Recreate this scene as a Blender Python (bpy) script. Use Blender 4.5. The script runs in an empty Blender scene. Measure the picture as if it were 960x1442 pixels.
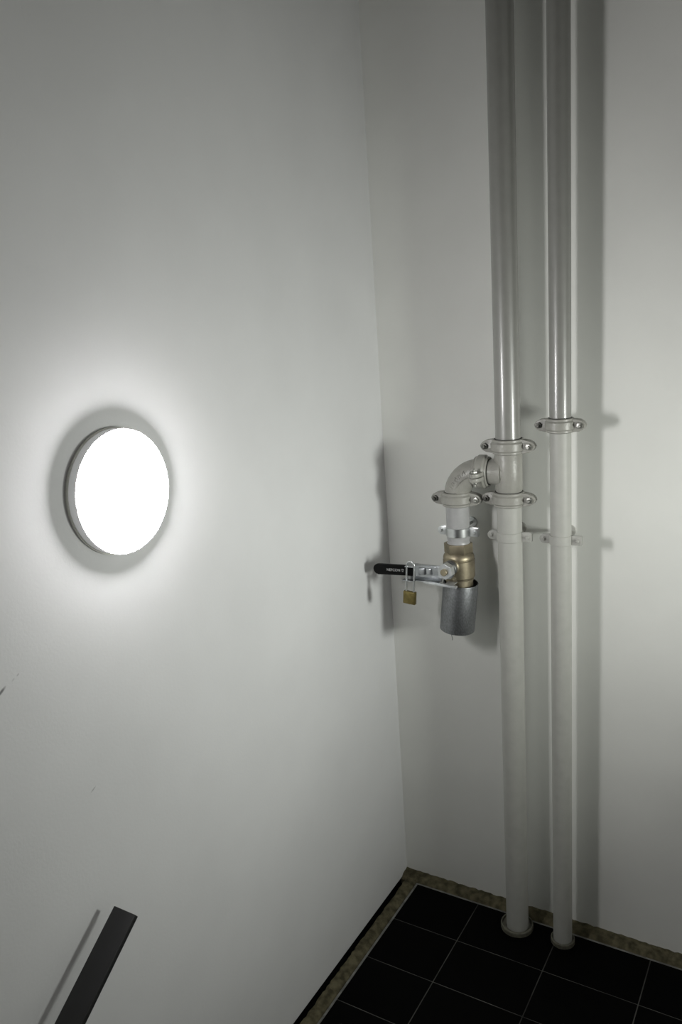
import bpy, bmesh, math, random
from mathutils import Vector, Matrix
random.seed(4)
S = bpy.context.scene
COL = S.collection
PI = math.pi

# ------------------------------------------------------------------ camera, world, exposure
CAM = Vector((1.33726, -2.48838, 2.15454))
YAW, PITCH, ROLL, FPX = -0.551030, 0.236040, -0.069444, 1150.66
cd = bpy.data.cameras.new('camera'); co = bpy.data.objects.new('camera', cd); COL.objects.link(co)
cd.sensor_fit = 'VERTICAL'; cd.sensor_height = 36.0; cd.sensor_width = 24.0
cd.lens = FPX / 1442 * 36.0; cd.clip_start = 0.02
_f = Vector((math.sin(YAW)*math.cos(PITCH), math.cos(YAW)*math.cos(PITCH), -math.sin(PITCH)))
_r = Vector((math.cos(YAW), -math.sin(YAW), 0)); _u = _r.cross(_f)
R = _r*math.cos(ROLL) + _u*math.sin(ROLL); U = -_r*math.sin(ROLL) + _u*math.cos(ROLL)
m = Matrix.Identity(4)
for i in range(3):
    m[i][0] = R[i]; m[i][1] = U[i]; m[i][2] = -_f[i]; m[i][3] = CAM[i]
co.matrix_world = m
S.camera = co
W = bpy.data.worlds.new('world'); S.world = W; W.use_nodes = True
W.node_tree.nodes['Background'].inputs[0].default_value = (0.5, 0.55, 0.5, 1)
W.node_tree.nodes['Background'].inputs[1].default_value = 0.0
S.view_settings.view_transform = 'Standard'; S.view_settings.look = 'None'
S.view_settings.exposure = 3.02; S.view_settings.gamma = 1.0; S.view_settings.use_curve_mapping = False
LAMP_LEFT, LAMP_RIGHT = 9.3, 0.72        # emission of the left lamp's dome; watts of the narrowed beam at the lamp opposite

# ------------------------------------------------------------------ materials
def mat(name, col, rough=0.5, metal=0.0, noise=0.0, nscale=40.0, bump=0.0, bscale=200.0, spec=0.5, col2=None, stretch=None, coat=0.0):
    M = bpy.data.materials.new(name); M.use_nodes = True
    nt = M.node_tree; N = nt.nodes; L = nt.links; P = N['Principled BSDF']
    P.inputs['Base Color'].default_value = (*col, 1); P.inputs['Roughness'].default_value = rough
    P.inputs['Metallic'].default_value = metal; P.inputs['Specular IOR Level'].default_value = spec
    P.inputs['Coat Weight'].default_value = coat; P.inputs['Coat Roughness'].default_value = .1
    tc = N.new('ShaderNodeTexCoord'); src = tc.outputs['Object']
    if stretch:
        mp = N.new('ShaderNodeMapping'); mp.inputs['Scale'].default_value = stretch
        L.new(src, mp.inputs['Vector']); src = mp.outputs['Vector']
    if noise:
        n = N.new('ShaderNodeTexNoise'); n.inputs['Scale'].default_value = nscale; n.inputs['Detail'].default_value = 6
        L.new(src, n.inputs['Vector'])
        mx = N.new('ShaderNodeMix'); mx.data_type = 'RGBA'
        c2 = col2 or tuple(c*(1-noise) for c in col)
        mx.inputs['A'].default_value = (*col, 1); mx.inputs['B'].default_value = (*c2, 1)
        rp = N.new('ShaderNodeMapRange'); rp.inputs['From Min'].default_value = .35; rp.inputs['From Max'].default_value = .65
        L.new(n.outputs['Fac'], rp.inputs['Value']); L.new(rp.outputs['Result'], mx.inputs['Factor'])
        L.new(mx.outputs['Result'], P.inputs['Base Color'])
    if bump:
        n2 = N.new('ShaderNodeTexNoise'); n2.inputs['Scale'].default_value = bscale; n2.inputs['Detail'].default_value = 4
        L.new(src, n2.inputs['Vector'])
        b = N.new('ShaderNodeBump'); b.inputs['Strength'].default_value = bump; b.inputs['Distance'].default_value = .002
        L.new(n2.outputs['Fac'], b.inputs['Height']); L.new(b.outputs['Normal'], P.inputs['Normal'])
    return M

WALLC = (0.82, 0.825, 0.79)
wallM = mat('painted_plaster', WALLC, 0.75, noise=.05, nscale=3, bump=.10, bscale=140, spec=.25)
wallL = mat('painted_plaster_scuffed', (0.76, 0.762, 0.765), 0.75, noise=.05, nscale=3, bump=.10, bscale=140, spec=.25)
ceilM = mat('dark_stairwell_paint', (0.06, 0.06, 0.06), 0.8, noise=.05, nscale=3, spec=.2)
def scuff(M, a, b, width, strength):
    """a dark rubbed streak on the wall between points a and b of the plane x = 0"""
    nt = M.node_tree; N = nt.nodes; L = nt.links; P = N['Principled BSDF']
    prev = P.inputs['Base Color'].links[0].from_socket
    c = ((a[0]+b[0])/2, (a[1]+b[1])/2); d = (b[0]-a[0], b[1]-a[1]); l = math.hypot(*d)/2
    tc = N.new('ShaderNodeTexCoord'); mp = N.new('ShaderNodeMapping'); mp.vector_type = 'TEXTURE'
    mp.inputs['Location'].default_value = (0, c[0], c[1]); mp.inputs['Rotation'].default_value = (math.atan2(d[1], d[0]), 0, 0)
    mp.inputs['Scale'].default_value = (.1, l, width)
    vm = N.new('ShaderNodeVectorMath'); vm.operation = 'LENGTH'
    rg = N.new('ShaderNodeMapRange'); rg.inputs['From Min'].default_value = 1.2; rg.inputs['From Max'].default_value = .4
    rg.inputs['To Max'].default_value = strength
    mx = N.new('ShaderNodeMix'); mx.data_type = 'RGBA'; mx.inputs['B'].default_value = (.05, .05, .05, 1)
    L.new(tc.outputs['Object'], mp.inputs['Vector']); L.new(mp.outputs['Vector'], vm.inputs[0]); L.new(vm.outputs['Value'], rg.inputs['Value'])
    L.new(rg.outputs['Result'], mx.inputs['Factor']); L.new(prev, mx.inputs['A']); L.new(mx.outputs['Result'], P.inputs['Base Color'])
scuff(wallL, (-1.612, 1.489), (-1.590, 1.503), .0035, .75)
scuff(wallL, (-1.575, 1.506), (-1.568, 1.511), .002, .2)
scuff(wallL, (-1.563, 1.512), (-1.556, 1.516), .002, .3)
scuff(wallL, (-1.433, 1.180), (-1.417, 1.188), .0018, .4)
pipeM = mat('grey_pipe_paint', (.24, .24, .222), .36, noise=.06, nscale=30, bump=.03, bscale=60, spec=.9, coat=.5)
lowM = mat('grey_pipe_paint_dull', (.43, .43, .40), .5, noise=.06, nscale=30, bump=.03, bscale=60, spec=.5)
castM = mat('grey_paint_on_cast_iron', (.33, .325, .295), .36, noise=.08, nscale=60, bump=.35, bscale=160)
nipM = mat('light_grey_pipe_paint', (.40, .40, .40), .35, noise=.08, nscale=50, bump=.1, bscale=80)
chromeM = mat('zinc_plated_steel', (.68, .70, .70), .3, .95, noise=.12, nscale=60)
nutM = mat('satin_zinc_nut', (.66, .68, .69), .34, .65, noise=.2, nscale=60)
boltM = mat('dull_zinc_bolt', (.42, .42, .39), .35, .8, noise=.3, nscale=120)
shadedboltM = mat('recess_shaded_bolt', (.10, .10, .09), .45, .7, noise=.3, nscale=120)  # shade of the left pads' recess put into the bolt colour
collarM = mat('dirty_collar_metal', (.15, .145, .11), .5, noise=.4, nscale=60, bump=.3, bscale=200)
gasketM = mat('black_rubber_gasket', (.012, .012, .012), .6)
brassM = mat('raw_brass', (.40, .35, .25), .46, .9, noise=.3, nscale=28, bump=.2, bscale=150)
padM = mat('padlock_brass', (.25, .20, .075), .42, .85, noise=.3, nscale=60, bump=.1, bscale=200)
steelM = mat('grey_steel', (.27, .28, .29), .42, .85, noise=.3, nscale=260, bump=.15, bscale=300, stretch=(1, 1, .5))
leverM = mat('bright_steel', (.52, .54, .56), .33, .95, noise=.15, nscale=40)
gripM = mat('black_vinyl', (.003, .003, .003), .5, spec=.15)
whiteM = mat('white_print', (.62, .62, .62), .6)
railM = mat('dark_grey_rail_paint', (.010, .0097, .0105), .5, noise=.15, nscale=20)
tileM = mat('black_floor_tile', (.0012, .0012, .0012), .65, noise=.3, nscale=12, spec=.05)
groutM = mat('grey_grout', (.095, .095, .085), .9, noise=.7, nscale=9)
edgeM = mat('pale_edge_grout', (.24, .24, .22), .9, noise=.5, nscale=30)
slabM = mat('dark_screed', (.05, .05, .045), .95, noise=.4, nscale=20)
mortarM = mat('raw_mortar', (.145, .130, .080), .95, noise=.6, nscale=38, bump=.7, bscale=150, spec=.1)
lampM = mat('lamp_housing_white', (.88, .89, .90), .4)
lampM.node_tree.nodes['Principled BSDF'].inputs['Emission Color'].default_value = (1, 1, 1, 1)   # faint emission added to lift the housing's dark side
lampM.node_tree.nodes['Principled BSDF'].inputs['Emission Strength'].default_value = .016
lampB = mat('lamp_backplate_white', (.78, .78, .72), .5)
def glow(name, col, s):
    M = bpy.data.materials.new(name); M.use_nodes = True; N = M.node_tree.nodes
    P = N['Principled BSDF']; P.inputs['Base Color'].default_value = (.8, .8, .8, 1)
    P.inputs['Emission Color'].default_value = (*col, 1); P.inputs['Emission Strength'].default_value = s
    return M
glowL = glow('lit_opal_diffuser', (1, .985, .985), LAMP_LEFT)
glowR = glow('lit_opal_diffuser_greenish', (.93, 1, .88), LAMP_RIGHT*.3)

# ------------------------------------------------------------------ mesh helpers
def obj(name, bm, material, parent=None, smooth=True, ang=28):
    me = bpy.data.meshes.new(name)
    bmesh.ops.recalc_face_normals(bm, faces=bm.faces[:])
    bm.to_mesh(me); bm.free()
    o = bpy.data.objects.new(name, me); COL.objects.link(o)
    me.materials.append(material)
    if smooth:
        me.polygons.foreach_set('use_smooth', [True]*len(me.polygons))
        me.set_sharp_from_angle(angle=math.radians(ang))
    if parent: o.parent = parent
    return o
def struct(name, bm, material, parent=None, smooth=False):
    o = obj(name, bm, material, parent, smooth); 
    if parent is None: o['kind'] = 'structure'
    return o
def tag(o, label, cat, group=None):
    o['label'] = label; o['category'] = cat
    if group: o['group'] = group
    return o
def thing(name, loc, label, cat, group=None):
    o = bpy.data.objects.new(name, None); COL.objects.link(o); o.location = loc; o.empty_display_size = .05
    return tag(o, label, cat, group)
def new(): return bmesh.new()
def frame(axis):
    a = Vector(axis).normalized(); h = Vector((0, 0, 1)) if abs(a.z) < .9 else Vector((1, 0, 0))
    x = h.cross(a).normalized(); y = a.cross(x)
    return Matrix((x, y, a)).transposed().to_4x4()
def lathe(bm, prof, origin=(0, 0, 0), axis=(0, 0, 1), seg=40, caps=True):
    """prof: (radius, height) along the axis; radius 0 closes"""
    M = Matrix.Translation(origin) @ frame(axis); rings = []
    for r, h in prof:
        rings.append([bm.verts.new(M @ Vector((r*math.cos(2*PI*k/seg), r*math.sin(2*PI*k/seg), h))) for k in range(seg)])
    for a, b in zip(rings, rings[1:]):
        for k in range(seg): bm.faces.new((a[k], a[(k+1) % seg], b[(k+1) % seg], b[k]))
    if caps:
        bm.faces.new(rings[0]); bm.faces.new(rings[-1])
    else:
        for k in range(seg): bm.faces.new((rings[-1][k], rings[-1][(k+1) % seg], rings[0][(k+1) % seg], rings[0][k]))
def box(bm, lo, hi, bev=0.0, M=None):
    r = bmesh.ops.create_cube(bm, size=1.0); vs = r['verts']
    for v in vs:
        v.co = Vector(((lo[i]+hi[i])/2 + v.co[i]*(hi[i]-lo[i]) for i in range(3)))
    if bev:
        es = list({e for v in vs for e in v.link_edges})
        rr = bmesh.ops.bevel(bm, geom=es, offset=bev, segments=2, affect='EDGES', profile=.5)
        vs = list({v for f in rr['faces'] for v in f.verts} | {v for v in vs if v.is_valid})
    if M:
        for v in vs: v.co = M @ v.co
def prism(bm, pts, h0, h1, M=None, bev=0.0):
    """polygon pts (x, y) extruded from h0 to h1 along local z, then moved by M"""
    M = M or Matrix.Identity(4)
    a = [bm.verts.new(Vector((x, y, h0))) for x, y in pts]; b = [bm.verts.new(Vector((x, y, h1))) for x, y in pts]
    n = len(pts); fs = [bm.faces.new(a[::-1]), bm.faces.new(b)]
    for k in range(n): bm.faces.new((a[k], a[(k+1) % n], b[(k+1) % n], b[k]))
    vs = a+b
    if bev:
        es = [e for f in fs for e in f.edges]
        rr = bmesh.ops.bevel(bm, geom=es, offset=bev, segments=2, affect='EDGES', profile=.5)
        vs = list({v for f in rr['faces'] for v in f.verts} | {v for v in vs if v.is_valid})
    for v in vs: v.co = M @ v.co
def hexpts(r, rot=0.0): return [(r*math.cos(PI/3*k+rot), r*math.sin(PI/3*k+rot)) for k in range(6)]
def tube(bm, path, r, seg=14):
    pts = [Vector(p) for p in path]; rings = []; up = None
    for i, p in enumerate(pts):
        t = (pts[min(i+1, len(pts)-1)] - pts[max(i-1, 0)]).normalized()
        if up is None:
            up = t.orthogonal().normalized()
        up = (up - t*up.dot(t)).normalized(); s = t.cross(up)
        rr = r[i] if isinstance(r, (list, tuple)) else r
        rings.append([bm.verts.new(p + up*rr*math.cos(2*PI*k/seg) + s*rr*math.sin(2*PI*k/seg)) for k in range(seg)])
    for a, b in zip(rings, rings[1:]):
        for k in range(seg): bm.faces.new((a[k], a[(k+1) % seg], b[(k+1) % seg], b[k]))
    bm.faces.new(rings[0][::-1]); bm.faces.new(rings[-1])
def rotM(x, y, z):
    """matrix whose columns are the given local axes"""
    return Matrix((Vector(x), Vector(y), Vector(z))).transposed().to_4x4()

# ------------------------------------------------------------------ room shell
XR, YF, ZC, ZL = 2.2, -4.2, 4.6, -1.25
bm = new(); box(bm, (-.14, YF, 0), (0, .0, ZC)); box(bm, (-.14, YF, ZL), (-.02, -1.42, 0)); struct('wall_left', bm, wallL)
bm = new(); box(bm, (-.14, 0, -.3), (XR+.14, .14, ZC)); struct('wall_back', bm, wallM)
bm = new(); box(bm, (XR, YF, ZL), (XR+.14, 0, ZC)); struct('wall_right', bm, wallM)
bm = new(); box(bm, (-.14, YF-.14, ZL), (XR+.14, YF, ZC)); struct('wall_front', bm, ceilM)
bm = new(); box(bm, (-.14, YF-.14, ZC), (XR+.14, .14, ZC+.14)); struct('ceiling', bm, ceilM)

# floor: screed, a bed of grout, separate black tiles with recessed joints
YE = -1.42                                    # the landing ends here and the stairs go down
XT, YT, TW, TD, J = .0734, .0583, .30435, .2032, .0034
bm = new()
box(bm, (.016, YE, -.22), (XR, .0, -.009)); box(bm, (-.14, YE, -.22), (.016, 0, -.07))
box(bm, (1.12, YF, -.22), (XR, YE, -.004))
floor = struct('floor', bm, slabM)
bm = new(); box(bm, (XT-.0005, YE, -.011), (XR, -YT+.0005, -.0016)); obj('grout', bm, groutM, floor, smooth=False)
bm = new(); box(bm, (XT-.0068, YE, -.011), (XT+.0006, -YT+.006, -.0010)); box(bm, (XT-.0068, -YT-.0006, -.011), (XR, -YT+.0060, -.0011)); obj('edge_grout', bm, edgeM, floor, smooth=False)
def tile_mesh(w, d):
    bm = new(); box(bm, (-w/2, -d/2, -.008), (w/2, d/2, 0), .0012); return bm
cols = [(XT, .3220)] + [(.3220+TW*k, .3220+TW*(k+1)) for k in range(7)]
cols = [(a, min(b, XR)) for a, b in cols if a < XR-.02]
rows = [(-YT-TD*k, -YT-TD*(k+1)) for k in range(6)] + [(-YT-TD*6, YE)]
shared = {}
for a, b in cols:
    for t, s in rows:
        key = (round(b-a-J, 4), round(t-s-J, 4))
        if key not in shared:
            o = obj('tile', tile_mesh(*key), tileM, floor); shared[key] = o.data
        else:
            o = bpy.data.objects.new('tile', shared[key]); COL.objects.link(o); o.parent = floor
        o.location = ((a+b)/2, (t+s)/2, random.uniform(-.0003, .0003))

# stairs going down under the handrail (out of the frame)
bm = new()
for k in range(7):
    box(bm, (-.02, YE-.235*(k+1), ZL), (1.12, YE-.235*k, -.168*(k+1)))
box(bm, (-.02, YF, ZL-.1), (XR, YE, ZL))
struct('stairs', bm, slabM)

# raw mortar edge strips where a skirting is missing
def mortar(name, p0, along, out, length, prof, n):
    """prof: (distance out from the wall, z); jittered along the length"""
    bm = new(); rows_ = []
    for i in range(n+1):
        row = []
        for j, (d, z) in enumerate(prof):
            jd = random.uniform(-.0022, .0022) if j < 3 else 0
            jz = random.uniform(-.0025, .0025) if j < len(prof)-1 else 0
            row.append(bm.verts.new(Vector(p0)+Vector(along)*(length*i/n)+Vector(out)*(d+jd)+Vector((0, 0, z+jz))))
        lo = [bm.verts.new(Vector(p0)+Vector(along)*(length*i/n)+Vector(out)*prof[k][0]+Vector((0, 0, -.06))) for k in (-1, 0)]
        rows_.append(row+lo)
    q = len(rows_[0])
    for a, b in zip(rows_, rows_[1:]):
        for k in range(q): bm.faces.new((a[k], a[(k+1) % q], b[(k+1) % q], b[k]))
    bm.faces.new(rows_[0]); bm.faces.new(rows_[-1][::-1])
    return struct(name, bm, mortarM, smooth=True)
mortar('baseboard_left', (0, -.004, 0), (0, -1, 0), (1, 0, 0), 1.41, [(.019, -.006), (.023, .006), (.034, .009), (.048, .006), (.055, .002), (.0615, -.004), (.0645, -.006)], 110)
mortar('baseboard_back', (.0, 0, 0), (1, 0, 0), (0, -1, 0), XR, [(.0, .012), (.010, .010), (.022, .009), (.034, .006), (.043, .001), (.0485, -.004), (.051, -.006)], 190)

# ------------------------------------------------------------------ pipework
def coupling(parent, c, axis, ears, r, k=1.0):
    """bolted grooved-pipe coupling round a pipe of radius r; ears: direction of the two bolt pads"""
    a = Vector(axis).normalized(); e = Vector(ears).normalized(); n = a.cross(e)
    c = Vector(c); h = .0225*k; ro = r+.0145*k; rl = r+.0095*k
    bm = new()
    lathe(bm, [(r-.002, -h), (rl-.002, -h), (rl, -h+.002), (rl, -h+.007*k), (ro-.002, -h+.010*k), (ro, -h+.012*k),
               (ro, h-.012*k), (ro-.002, h-.010*k), (rl, h-.007*k), (rl, h-.002), (rl-.002, h), (r-.002, h)], c, a, 48, False)
    tip = r+.0480*k; bolt = r+.0315*k
    for s in (1, -1):
        pts = [(r*.55, -h*.86), (r+.012*k, -h*.92), (bolt-.002*k, -h*.82), (bolt+.009*k, -h*.56), (tip-.0028*k, -h*.30), (tip, 0),
               (tip-.0028*k, h*.30), (bolt+.009*k, h*.56), (bolt-.002*k, h*.82), (r+.012*k, h*.92), (r*.55, h*.86)]
        for lo, hi in ((.0012, .0135*k), (-.0135*k, -.0012)):
            prism(bm, pts, lo, hi, Matrix.Translation(c) @ rotM(e*s, a, (e*s).cross(a)), .0018*k)
    o = obj('coupling', bm, castM, parent)
    for s in (1, -1):
        q = c + e*s*bolt
        M = Matrix.Translation(q) @ rotM(e, a, e.cross(a))
        front = 1 if e.cross(a).y < 0 or (abs(e.cross(a).y) < .1 and e.cross(a).z > 0) else -1
        bm = new(); cz = e.cross(a)*front
        lathe(bm, [(.0042*k, -.030*k), (.0042*k, .026*k), (.0035*k, .027*k)], q, cz, 14)
        prism(bm, hexpts(.0104*k, .3), .0135*k, .0205*k, Matrix.Translation(q) @ rotM(e, cz.cross(e), cz), .0008)
        lathe(bm, [(.0100*k, -.0135*k), (.0100*k, -.018*k), (.0055*k, -.0215*k)], q, cz, 18)
        b = obj('bolt', bm, boltM if s*e.x >= 0 else shadedboltM, o)
    bm = new(); lathe(bm, [(r-.002, -h-.0012), (r+.0035*k, -h-.0012), (r+.0035*k, h+.0012), (r-.002, h+.0012)], c, a, 40, False)
    obj('gasket', bm, gasketM, o)
    return o
def collar(parent, c, r, ro, tilt=(0, 0)):
    bm = new()
    lathe(bm, [(r+.0005, 0), (ro-.003, 0), (ro, .002), (ro, .016), (ro-.002, .019), (ro-.005, .019), (ro-.006, .010), (r+.0005, .010)],
          c, (tilt[0], tilt[1], 1), 40, False)
    return obj('floor_collar', bm, collarM, parent)

X1, Y1, R1 = .4895, -.107, .0382
X2, Y2, R2 = .6500, -.105, .0314
ZT, ZU, ZD = 1.649, 1.7315, 1.5660           # tee centre, its upper and lower joints
XD, YD = .3205, -.118                        # axis of the drain branch
TOP = ZC
big = thing('riser_pipe', (X1, Y1, 0), 'thicker grey riser pipe, left of two, with tee and elbow to the brass valve', 'pipe')
def L(o, root):                              # geometry is given in room coordinates; keep it there under the root
    o.matrix_parent_inverse = Matrix.Translation(root.location).inverted(); return o
def kid(name, bm, material, root, **k): return L(obj(name, bm, material, root, **k), root)
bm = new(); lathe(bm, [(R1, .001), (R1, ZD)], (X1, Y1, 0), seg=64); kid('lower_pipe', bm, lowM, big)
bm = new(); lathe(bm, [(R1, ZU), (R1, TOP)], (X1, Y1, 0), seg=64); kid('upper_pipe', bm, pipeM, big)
# tee: run, thickened belly, side outlet
BR = Vector((XD-X1, YD-Y1, 0)).normalized()
bm = new()
lathe(bm, [(R1, ZD), (R1+.0005, ZD+.022), (R1+.004, ZD+.03), (R1+.004, ZU-.03), (R1+.0005, ZU-.022), (R1, ZU)], (X1, Y1, 0), seg=56)
lathe(bm, [(R1+.003, .0), (R1+.003, .040), (R1+.002, .054), (R1, .062), (R1, .083)], (X1, Y1, ZT), BR, 56)
lathe(bm, [(R1+.009, .018), (R1+.006, .034), (R1+.003, .044), (R1+.002, .05)], (X1, Y1, ZT), BR, 56)
kid('tee_fitting', bm, castM, big)
# elbow
CE = Vector((XD, YD, ZT)); ER = .083
path = [CE - BR*ER*1.03, CE - BR*ER*.98]
for i in range(13):
    t = PI/2*i/12
    path.append(Vector((XD, YD, ZT)) - BR*ER*(1-math.sin(t))*.98 - Vector((0, 0, 1))*ER*(1-math.cos(t))*.98)
path.append(CE - Vector((0, 0, ER*1.03)))
bm = new(); tube(bm, path, [R1]+[R1+.0008]+[R1+.003]*13+[R1], 44); kid('elbow_fitting', bm, castM, big)
# raised casting marks on the flank of the elbow that faces the room
bm = new()
FX = (-BR).cross(Vector((0, 0, 1))).normalized()
if FX.y > 0: FX = -FX
def on_elbow(t, ang):
    ctr = Vector((XD, YD, ZT)) - BR*ER*.98 - Vector((0, 0, ER*.98)) + BR*ER*.98*math.sin(t) + Vector((0, 0, 1))*ER*.98*math.cos(t)
    rad = (ctr - (Vector((XD, YD, ZT)) - BR*ER*.98 - Vector((0, 0, ER*.98)))).normalized()
    return ctr + (FX*math.cos(ang)+rad*math.sin(ang))*(R1+.0034)
for i in range(9):
    t = .45+.09*i; a0, a1 = .12+.05*math.sin(i*2.1), .42+.05*math.cos(i*1.7)
    tube(bm, [on_elbow(t+.03*math.sin(i), a0), on_elbow(t+.02, (a0+a1)/2), on_elbow(t+.03*math.cos(i*3), a1)], .0013, 6)
for i in range(4):
    t = .5+.15*i
    tube(bm, [on_elbow(t, -.15), on_elbow(t+.10, -.13)], .0014, 6)
o = kid('casting_marks', bm, castM, big); o['kind'] = 'stuff'
bm = new(); lathe(bm, [(R1-.001, 1.566), (R1-.001, 1.428), (R1-.0025, 1.424), (R1-.0025, 1.416), (R1-.001, 1.412), (R1-.0015, 1.400)], (XD-.0005, YD, 0), seg=56)
kid('drop_pipe', bm, nipM, big)
EX = (1, 0, 0)
for c, ax, ears in (((X1, Y1, ZU), (0, 0, 1), EX), ((X1, Y1, ZD), (0, 0, 1), EX), ((XD, YD, 1.5600), (0, 0, 1), EX)):
    L(coupling(big, c, ax, ears, R1), big)
cc = Vector((X1, Y1, ZT)) + BR*.083
L(coupling(big, cc, BR, Vector((0, -1, -.08)), R1), big)
L(collar(big, (X1-.002, Y1, .0), R1, .0565), big)

small = thing('riser_pipe', (X2, Y2, 0), 'thinner grey painted riser pipe, right of two, with one bolted coupling', 'pipe')
ZC2 = 1.797
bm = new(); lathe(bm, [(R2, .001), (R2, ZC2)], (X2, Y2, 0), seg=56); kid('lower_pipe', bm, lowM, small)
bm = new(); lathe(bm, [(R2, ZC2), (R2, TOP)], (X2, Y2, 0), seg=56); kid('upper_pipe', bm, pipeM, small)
L(coupling(small, (X2, Y2, ZC2), (0, 0, 1), EX, R2, .93), small)
L(collar(small, (X2, Y2, .0), R2, .0405), small)

# wall clamps
def clamp(x, y, z, r, M, Ms, label, cat='clamp', bh=.0145, yaw=0.0):
    t = thing('pipe_clamp', (x, 0, z), label, cat, 'wall clamps holding the pipes')
    ro = r+.0026; bm = new()
    lathe(bm, [(r-.0006, -bh), (ro-.0008, -bh), (ro, -bh+.001), (ro, bh-.001), (ro-.0008, bh), (r-.0006, bh)], (x, y, z), seg=56, caps=False)
    kid('band', bm, M, t)
    for s in (1, -1):
        d = Vector((math.cos(yaw), math.sin(yaw), 0))*s
        for sy, nm in ((-1, 'front_ear'), (1, 'rear_ear')):
            bm = new(); w0, w1 = r-.002, r+.0335
            if s > 0: pts = [(w0, -bh), (w1-.002, -bh), (w1, -bh+.002), (w1, bh-.002), (w1-.002, bh), (w0, bh)]
            else: pts = [(w0, -bh)]+[(w1-bh+bh*math.cos(q), bh*math.sin(q)) for q in [-PI/2+PI*i/8 for i in range(9)]]+[(w0, bh)]
            lo, hi = (.003, .0058)
            prism(bm, pts, lo, hi, Matrix.Translation((x, y, z)) @ rotM(d, (0, 0, 1) if s*sy < 0 else (0, 0, -1), d.cross(Vector((0, 0, 1 if s*sy < 0 else -1)))), .0006)
            kid('ear', bm, M, t)
        q = Vector((x, y, z)) + d*(r+.0205)
        bm = new()
        lathe(bm, [(.0078, .0058), (.0078, .0072), (.0052, .0074), (.0052, .0105), (.003, .0120)], q, (0, -1, 0), 20)
        lathe(bm, [(.0034, -.018), (.0034, .006)], q, (0, -1, 0), 12)
        prism(bm, hexpts(.0062), .0058, .0095, Matrix.Translation(q) @ rotM((1, 0, 0), (0, 0, -1), (0, 1, 0)))
        kid('screw', bm, Ms, t)
    bm = new(); lathe(bm, [(.005, .0), (.005, -y-r-.001)], (x, -.0005, z), (0, -1, 0), 16)
    lathe(bm, [(.0105, -y-r-.016), (.0105, -y-r+.001)], (x, 0, z), (0, -1, 0), 16); kid('stem', bm, Ms, t)
    bm = new(); lathe(bm, [(.019, .0), (.019, .002), (.017, .0035)], (x, -.0004, z), (0, -1, 0), 24); kid('wall_plate', bm, M, t)
    return t
clamp(X1, Y1, 1.4455, R1, lowM, lowM, 'grey painted clamp on the thicker riser pipe, below its tee')
clamp(X2, Y2, 1.4465, R2, lowM, lowM, 'grey painted clamp on the thinner right riser pipe')
clamp(XD, YD, 1.4510, R1-.001, chromeM, chromeM, 'shiny zinc clamp on the short drop pipe above the brass valve')

# ------------------------------------------------------------------ brass ball valve with lever
VX, VY = XD-.0022, YD
valve = thing('ball_valve', (VX, VY, 1.27), 'brass ball valve with a black lever grip and chrome nut', 'valve')
bm = new()
prism(bm, hexpts(.0465, .26), 1.379, 1.412, Matrix.Translation((VX, VY, 0)), .002)
kid('hexagon_collar', bm, brassM, valve, ang=25)
SX, SZ = VX-.006, 1.3420
bm = new()
lathe(bm, [(.041, 1.382), (.043, 1.380), (.0485, 1.372), (.0505, 1.366), (.0505, 1.3625), (.0488, 1.361), (.0488, 1.359), (.0515, 1.356),
           (.0515, 1.300), (.0495, 1.2965), (.0495, 1.295), (.047, 1.292), (.047, 1.287), (.044, 1.286), (.044, 1.252)], (VX, VY, 0), seg=64)
lathe(bm, [(.029, .0), (.029, .044), (.0265, .052), (.0245, .054)], (SX, VY, SZ), (0, -1, 0), 40)
kid('body', bm, brassM, valve)
bm = new(); lathe(bm, [(.0245, .050), (.0245, .0700), (.0235, .0712)], (SX, VY, SZ), (0, -1, 0), 36); kid('packing_gland', bm, steelM, valve)
# lever: stamped bar, raised rib, vinyl grip
LA = Vector((-1, 0, -.052)).normalized(); LZ = Vector((LA.z, 0, -LA.x)).normalized()
LM = Matrix.Translation((SX, VY-.0735, SZ-.0105)) @ rotM(LA, LZ, LA.cross(LZ))
sg = 1 if LA.cross(LZ).y < 0 else -1
def lv(a, b): return (min(a*sg, b*sg), max(a*sg, b*sg))
bm = new()
arc = [(.021*math.cos(q), .021*math.sin(q)) for q in [PI/2+PI*i/12 for i in range(13)]]
prism(bm, arc+[(.10, -.0195), (.145, -.017), (.145, .017), (.10, .0195)], *lv(-.0025, .0025), LM, .0006)
box(bm, (.056, -.011, lv(.0, .0065)[0]), (.076, .011, lv(.0, .0065)[1]), .003, LM)
box(bm, (.079, -.012, lv(.0, .0075)[0]), (.104, .012, lv(.0, .0075)[1]), .0035, LM)
kid('lever', bm, leverM, valve)
bm = new(); g0, g1, hw = .118, .272, .0178
pts = [(g0, -hw), (g1-hw, -hw)]+[(g1-hw+hw*math.sin(q), -hw*math.cos(q)) for q in [PI*i/14 for i in range(1, 14)]]+[(g1-hw, hw), (g0, hw)]
prism(bm, pts, *lv(-.006, .006), LM, .0028); grip = kid('grip', bm, gripM, valve)
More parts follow.
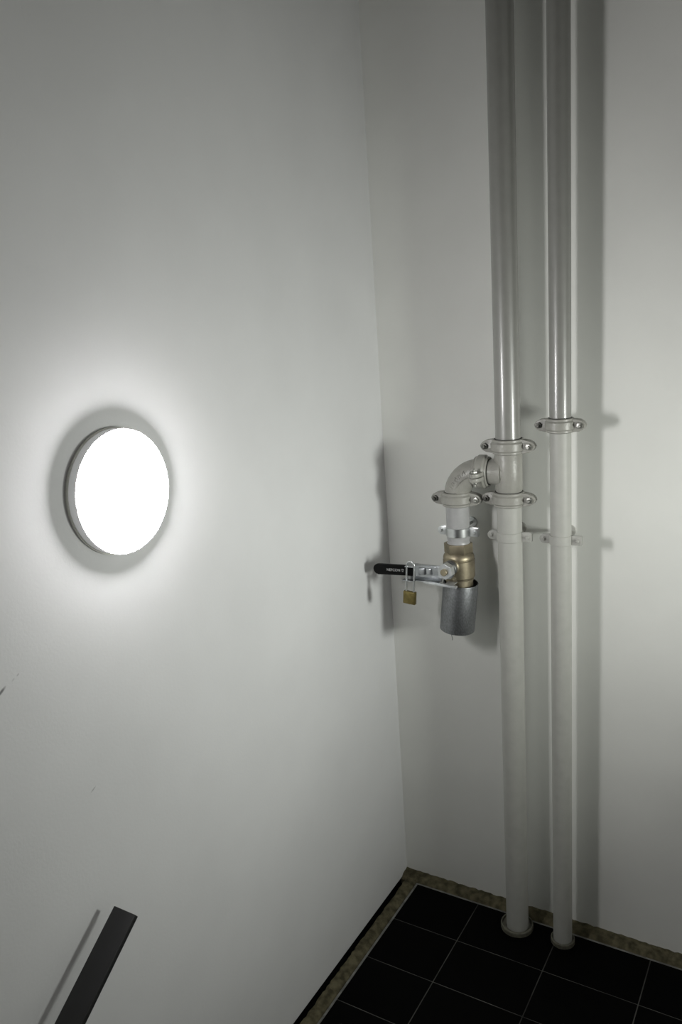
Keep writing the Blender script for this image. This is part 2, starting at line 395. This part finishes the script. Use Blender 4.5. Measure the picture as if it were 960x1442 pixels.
# printed lettering on the grip
def lettering(body, size, along, down, name='lettering'):
    cu = bpy.data.curves.new('lettering', 'FONT'); cu.body = body; cu.size = size; cu.align_x = 'CENTER'; cu.align_y = 'CENTER'
    cu.extrude = .00015; cu.space_line = .9
    t = bpy.data.objects.new('lettering_source', cu); COL.objects.link(t)
    bpy.context.view_layer.update()
    me = bpy.data.meshes.new_from_object(t.evaluated_get(bpy.context.evaluated_depsgraph_get()))
    bpy.data.objects.remove(t)
    o = bpy.data.objects.new(name, me); COL.objects.link(o); me.materials.clear(); me.materials.append(whiteM)
    pos = LM @ Vector((along, -down, 0)); pos.y = VY-.0735-.0063
    TM = Matrix.Translation(pos) @ rotM(-LA, LZ, (-LA).cross(LZ))
    me.transform(TM)
    o.parent = grip; o.matrix_parent_inverse = Matrix.Translation(valve.location).inverted() @ Matrix.Translation(valve.location)
    return o
lettering('NEFCON', .0125, .195, 0)
lettering('DN\n50', .0066, .161, 0)
# hexagon nut and stem end
bm = new()
prism(bm, hexpts(.0262, .62), 0, .026, Matrix.Translation((SX, VY-.0765, SZ)) @ rotM((1, 0, 0), (0, 0, 1), (0, -1, 0)), .0008)
kid('hexagon_nut', bm, nutM, valve, ang=20)
bm = new(); lathe(bm, [(.0112, .09), (.0112, .1120), (.0100, .1134), (.0, .1134)][:3], (SX, VY, SZ), (0, -1, 0), 28); kid('stem', bm, brassM, valve)
# locking bracket round the lever
bm = new(); yb, yf = VY-.058, VY-.100
box(bm, (.1700, yf, 1.3435), (.2000, yb, 1.3460), .0006); box(bm, (.1990, yf+.018, 1.3432), (.282, yb, 1.3457), .0006)
box(bm, (.1700, yb-.0025, 1.292), (.282, yb+.0005, 1.3455), .0006)
box(bm, (.1580, yf, 1.2955), (.2010, yb, 1.2980), .0006); box(bm, (.1990, yf+.012, 1.2950), (.282, yb, 1.2976), .0006)
kid('locking_bracket', bm, leverM, valve)
bm = new()
box(bm, (.234, yf+.004, 1.2905), (.346, yf+.018, 1.2975), .0006, Matrix.Translation((.28, 0, 1.294)) @ Matrix.Rotation(.06, 4, 'Y') @ Matrix.Translation((-.28, 0, -1.294)))
box(bm, (.300, yf+.006, 1.2895), (.330, yb+.03, 1.2925), .0006)
kid('locking_strip', bm, nutM, valve)

# steel sleeve hanging under the valve
CT, CB = Vector((VX+.0045, VY, 1.2775)), Vector((VX-.0135, VY-.001, 1.1115))
cax = (CT-CB).normalized(); H = (CT-CB).length
bm = new()
lathe(bm, [(.0545, .0), (.0572, .0), (.0576, .0015), (.0576, H-.0015), (.0570, H), (.0545, H)], CB, cax, 64, False)
sleeve = thing('steel_sleeve', (CB.x, CB.y, CB.z), 'grey steel sleeve, an open cylinder hanging below the brass valve', 'sleeve')
kid('shell', bm, steelM, sleeve)
bm = new(); tube(bm, [CB+Vector((.0, -.05, .004)), CB+Vector((.0015, -.050, -.010)), CB+Vector((.003, -.049, -.016)), CB+Vector((.002, -.049, -.022))], .0009, 8)
kid('wire_end', bm, gasketM, sleeve)

# padlock through the bracket
PX, PY, PZ = .1885, VY-.0935, 1.2365
lock = thing('padlock', (PX, PY, PZ-.021), 'small brass padlock with a long steel shackle hanging on the valve lever', 'padlock')
LR = Matrix.Translation((PX+.012, PY, 1.345)) @ Matrix.Rotation(.075, 4, 'Y') @ Matrix.Translation((-PX-.012, -PY, -1.345))
bm = new(); box(bm, (PX-.0215, PY-.0075, PZ-.0215), (PX+.0215, PY+.0075, PZ+.0215), .0022, LR); kid('body', bm, padM, lock)
bm = new(); pth = [(PX-.0135, PY, PZ+.020)]
for i in range(15):
    q = PI - PI*i/14
    pth.append((PX+.0135*math.cos(q), PY, 1.3455+.0150*math.sin(q)))
pth.append((PX+.0135, PY, PZ+.020))
tube(bm, [LR @ Vector(p) for p in pth], .0031, 14); kid('shackle', bm, chromeM, lock)
bm = new()
lathe(bm, [(.0055, 0), (.0055, .0012)], LR @ Vector((PX, PY, PZ-.0225)), LR.to_3x3() @ Vector((0, 0, 1)), 18); kid('keyhole_plug', bm, boltM, lock)

# ------------------------------------------------------------------ round wall lamps
DOME = math.radians(37)                      # slope of the opal dome at its rim
def lamp(loc, d, gm, label):
    t = thing('wall_lamp', loc, label, 'lamp'); c = Vector(loc); d = Vector(d); r = .1375
    bm = new(); lathe(bm, [(r+.0028, .0005), (r+.0028, .0065)], c, d, 96); kid('backplate', bm, lampB, t, ang=20)
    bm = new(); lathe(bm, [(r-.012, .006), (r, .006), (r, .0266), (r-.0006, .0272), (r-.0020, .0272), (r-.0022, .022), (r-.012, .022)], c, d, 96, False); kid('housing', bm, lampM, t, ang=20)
    rs = (r-.0056)/math.sin(DOME)
    bm = new(); lathe(bm, [(r-.011, .0240), (r-.0024, .0240), (r-.0024, .0272), (r-.0040, .0293)] + [(rs*math.sin(q), .0303+rs*(math.cos(q)-math.cos(DOME))) for q in [DOME*(1-k/14) for k in range(0, 14)]] + [(.004, .0303+rs*(1-math.cos(DOME)))], c, d, 96)
    kid('diffuser', bm, gm, t)
    return t
lamp((0, -1.2447, 1.8137), (1, 0, 0), glowL, 'round white wall lamp, lit, on the left wall above the handrail')
RY, RZ, SPREAD = -.74, 1.56, 92
lamp((XR, RY, RZ), (-1, 0, 0), glowR, 'round white wall lamp, lit, on the right wall facing the valve')

ld = bpy.data.lights.new('right_lamp_beam', 'AREA'); ld.shape = 'DISK'; ld.size = .26
ld.energy = LAMP_RIGHT; ld.color = (.97, 1, .945); ld.spread = math.radians(SPREAD)  # area light added before the right lamp; spread narrowed to dim top and bottom
lo = bpy.data.objects.new('right_lamp_beam', ld); COL.objects.link(lo)
lo.location = (XR-.10, RY, RZ); lo.rotation_euler = Vector((-1, .10, -.025)).to_track_quat('-Z', 'Y').to_euler()

# ------------------------------------------------------------------ handrail
RT = Vector((.0, -1.442, .9090)); RD = Vector((0, -.1835, -.1348)).normalized(); RN = Vector((0, -RD.z, RD.y))
if RN.z < 0: RN = -RN
LEN = 2.6
rail = thing('handrail', (.04, RT.y, RT.z), 'dark grey flat handrail bar sloping down along the left wall', 'handrail')
bm = new()
box(bm, (.0405, 0, -.014), (.1035, LEN, 0), .0015, Matrix.Translation(RT) @ rotM((1, 0, 0), RD, Vector((1, 0, 0)).cross(RD)))
kid('bar', bm, railM, rail)
for a in (.42, 1.3, 2.2):
    p = RT + RD*a + Vector((.072, 0, 0)) - RN*.013
    bm = new(); tube(bm, [p, p-RN*.03, p-RN*.045-Vector((.012, 0, 0)), p-RN*.05-Vector((.0715, 0, 0))], .007, 12)
    lathe(bm, [(.026, .0005), (.026, .005), (.023, .007)], (0, (p-RN*.05).y, (p-RN*.05).z), (1, 0, 0), 24); kid('bracket', bm, railM, rail)
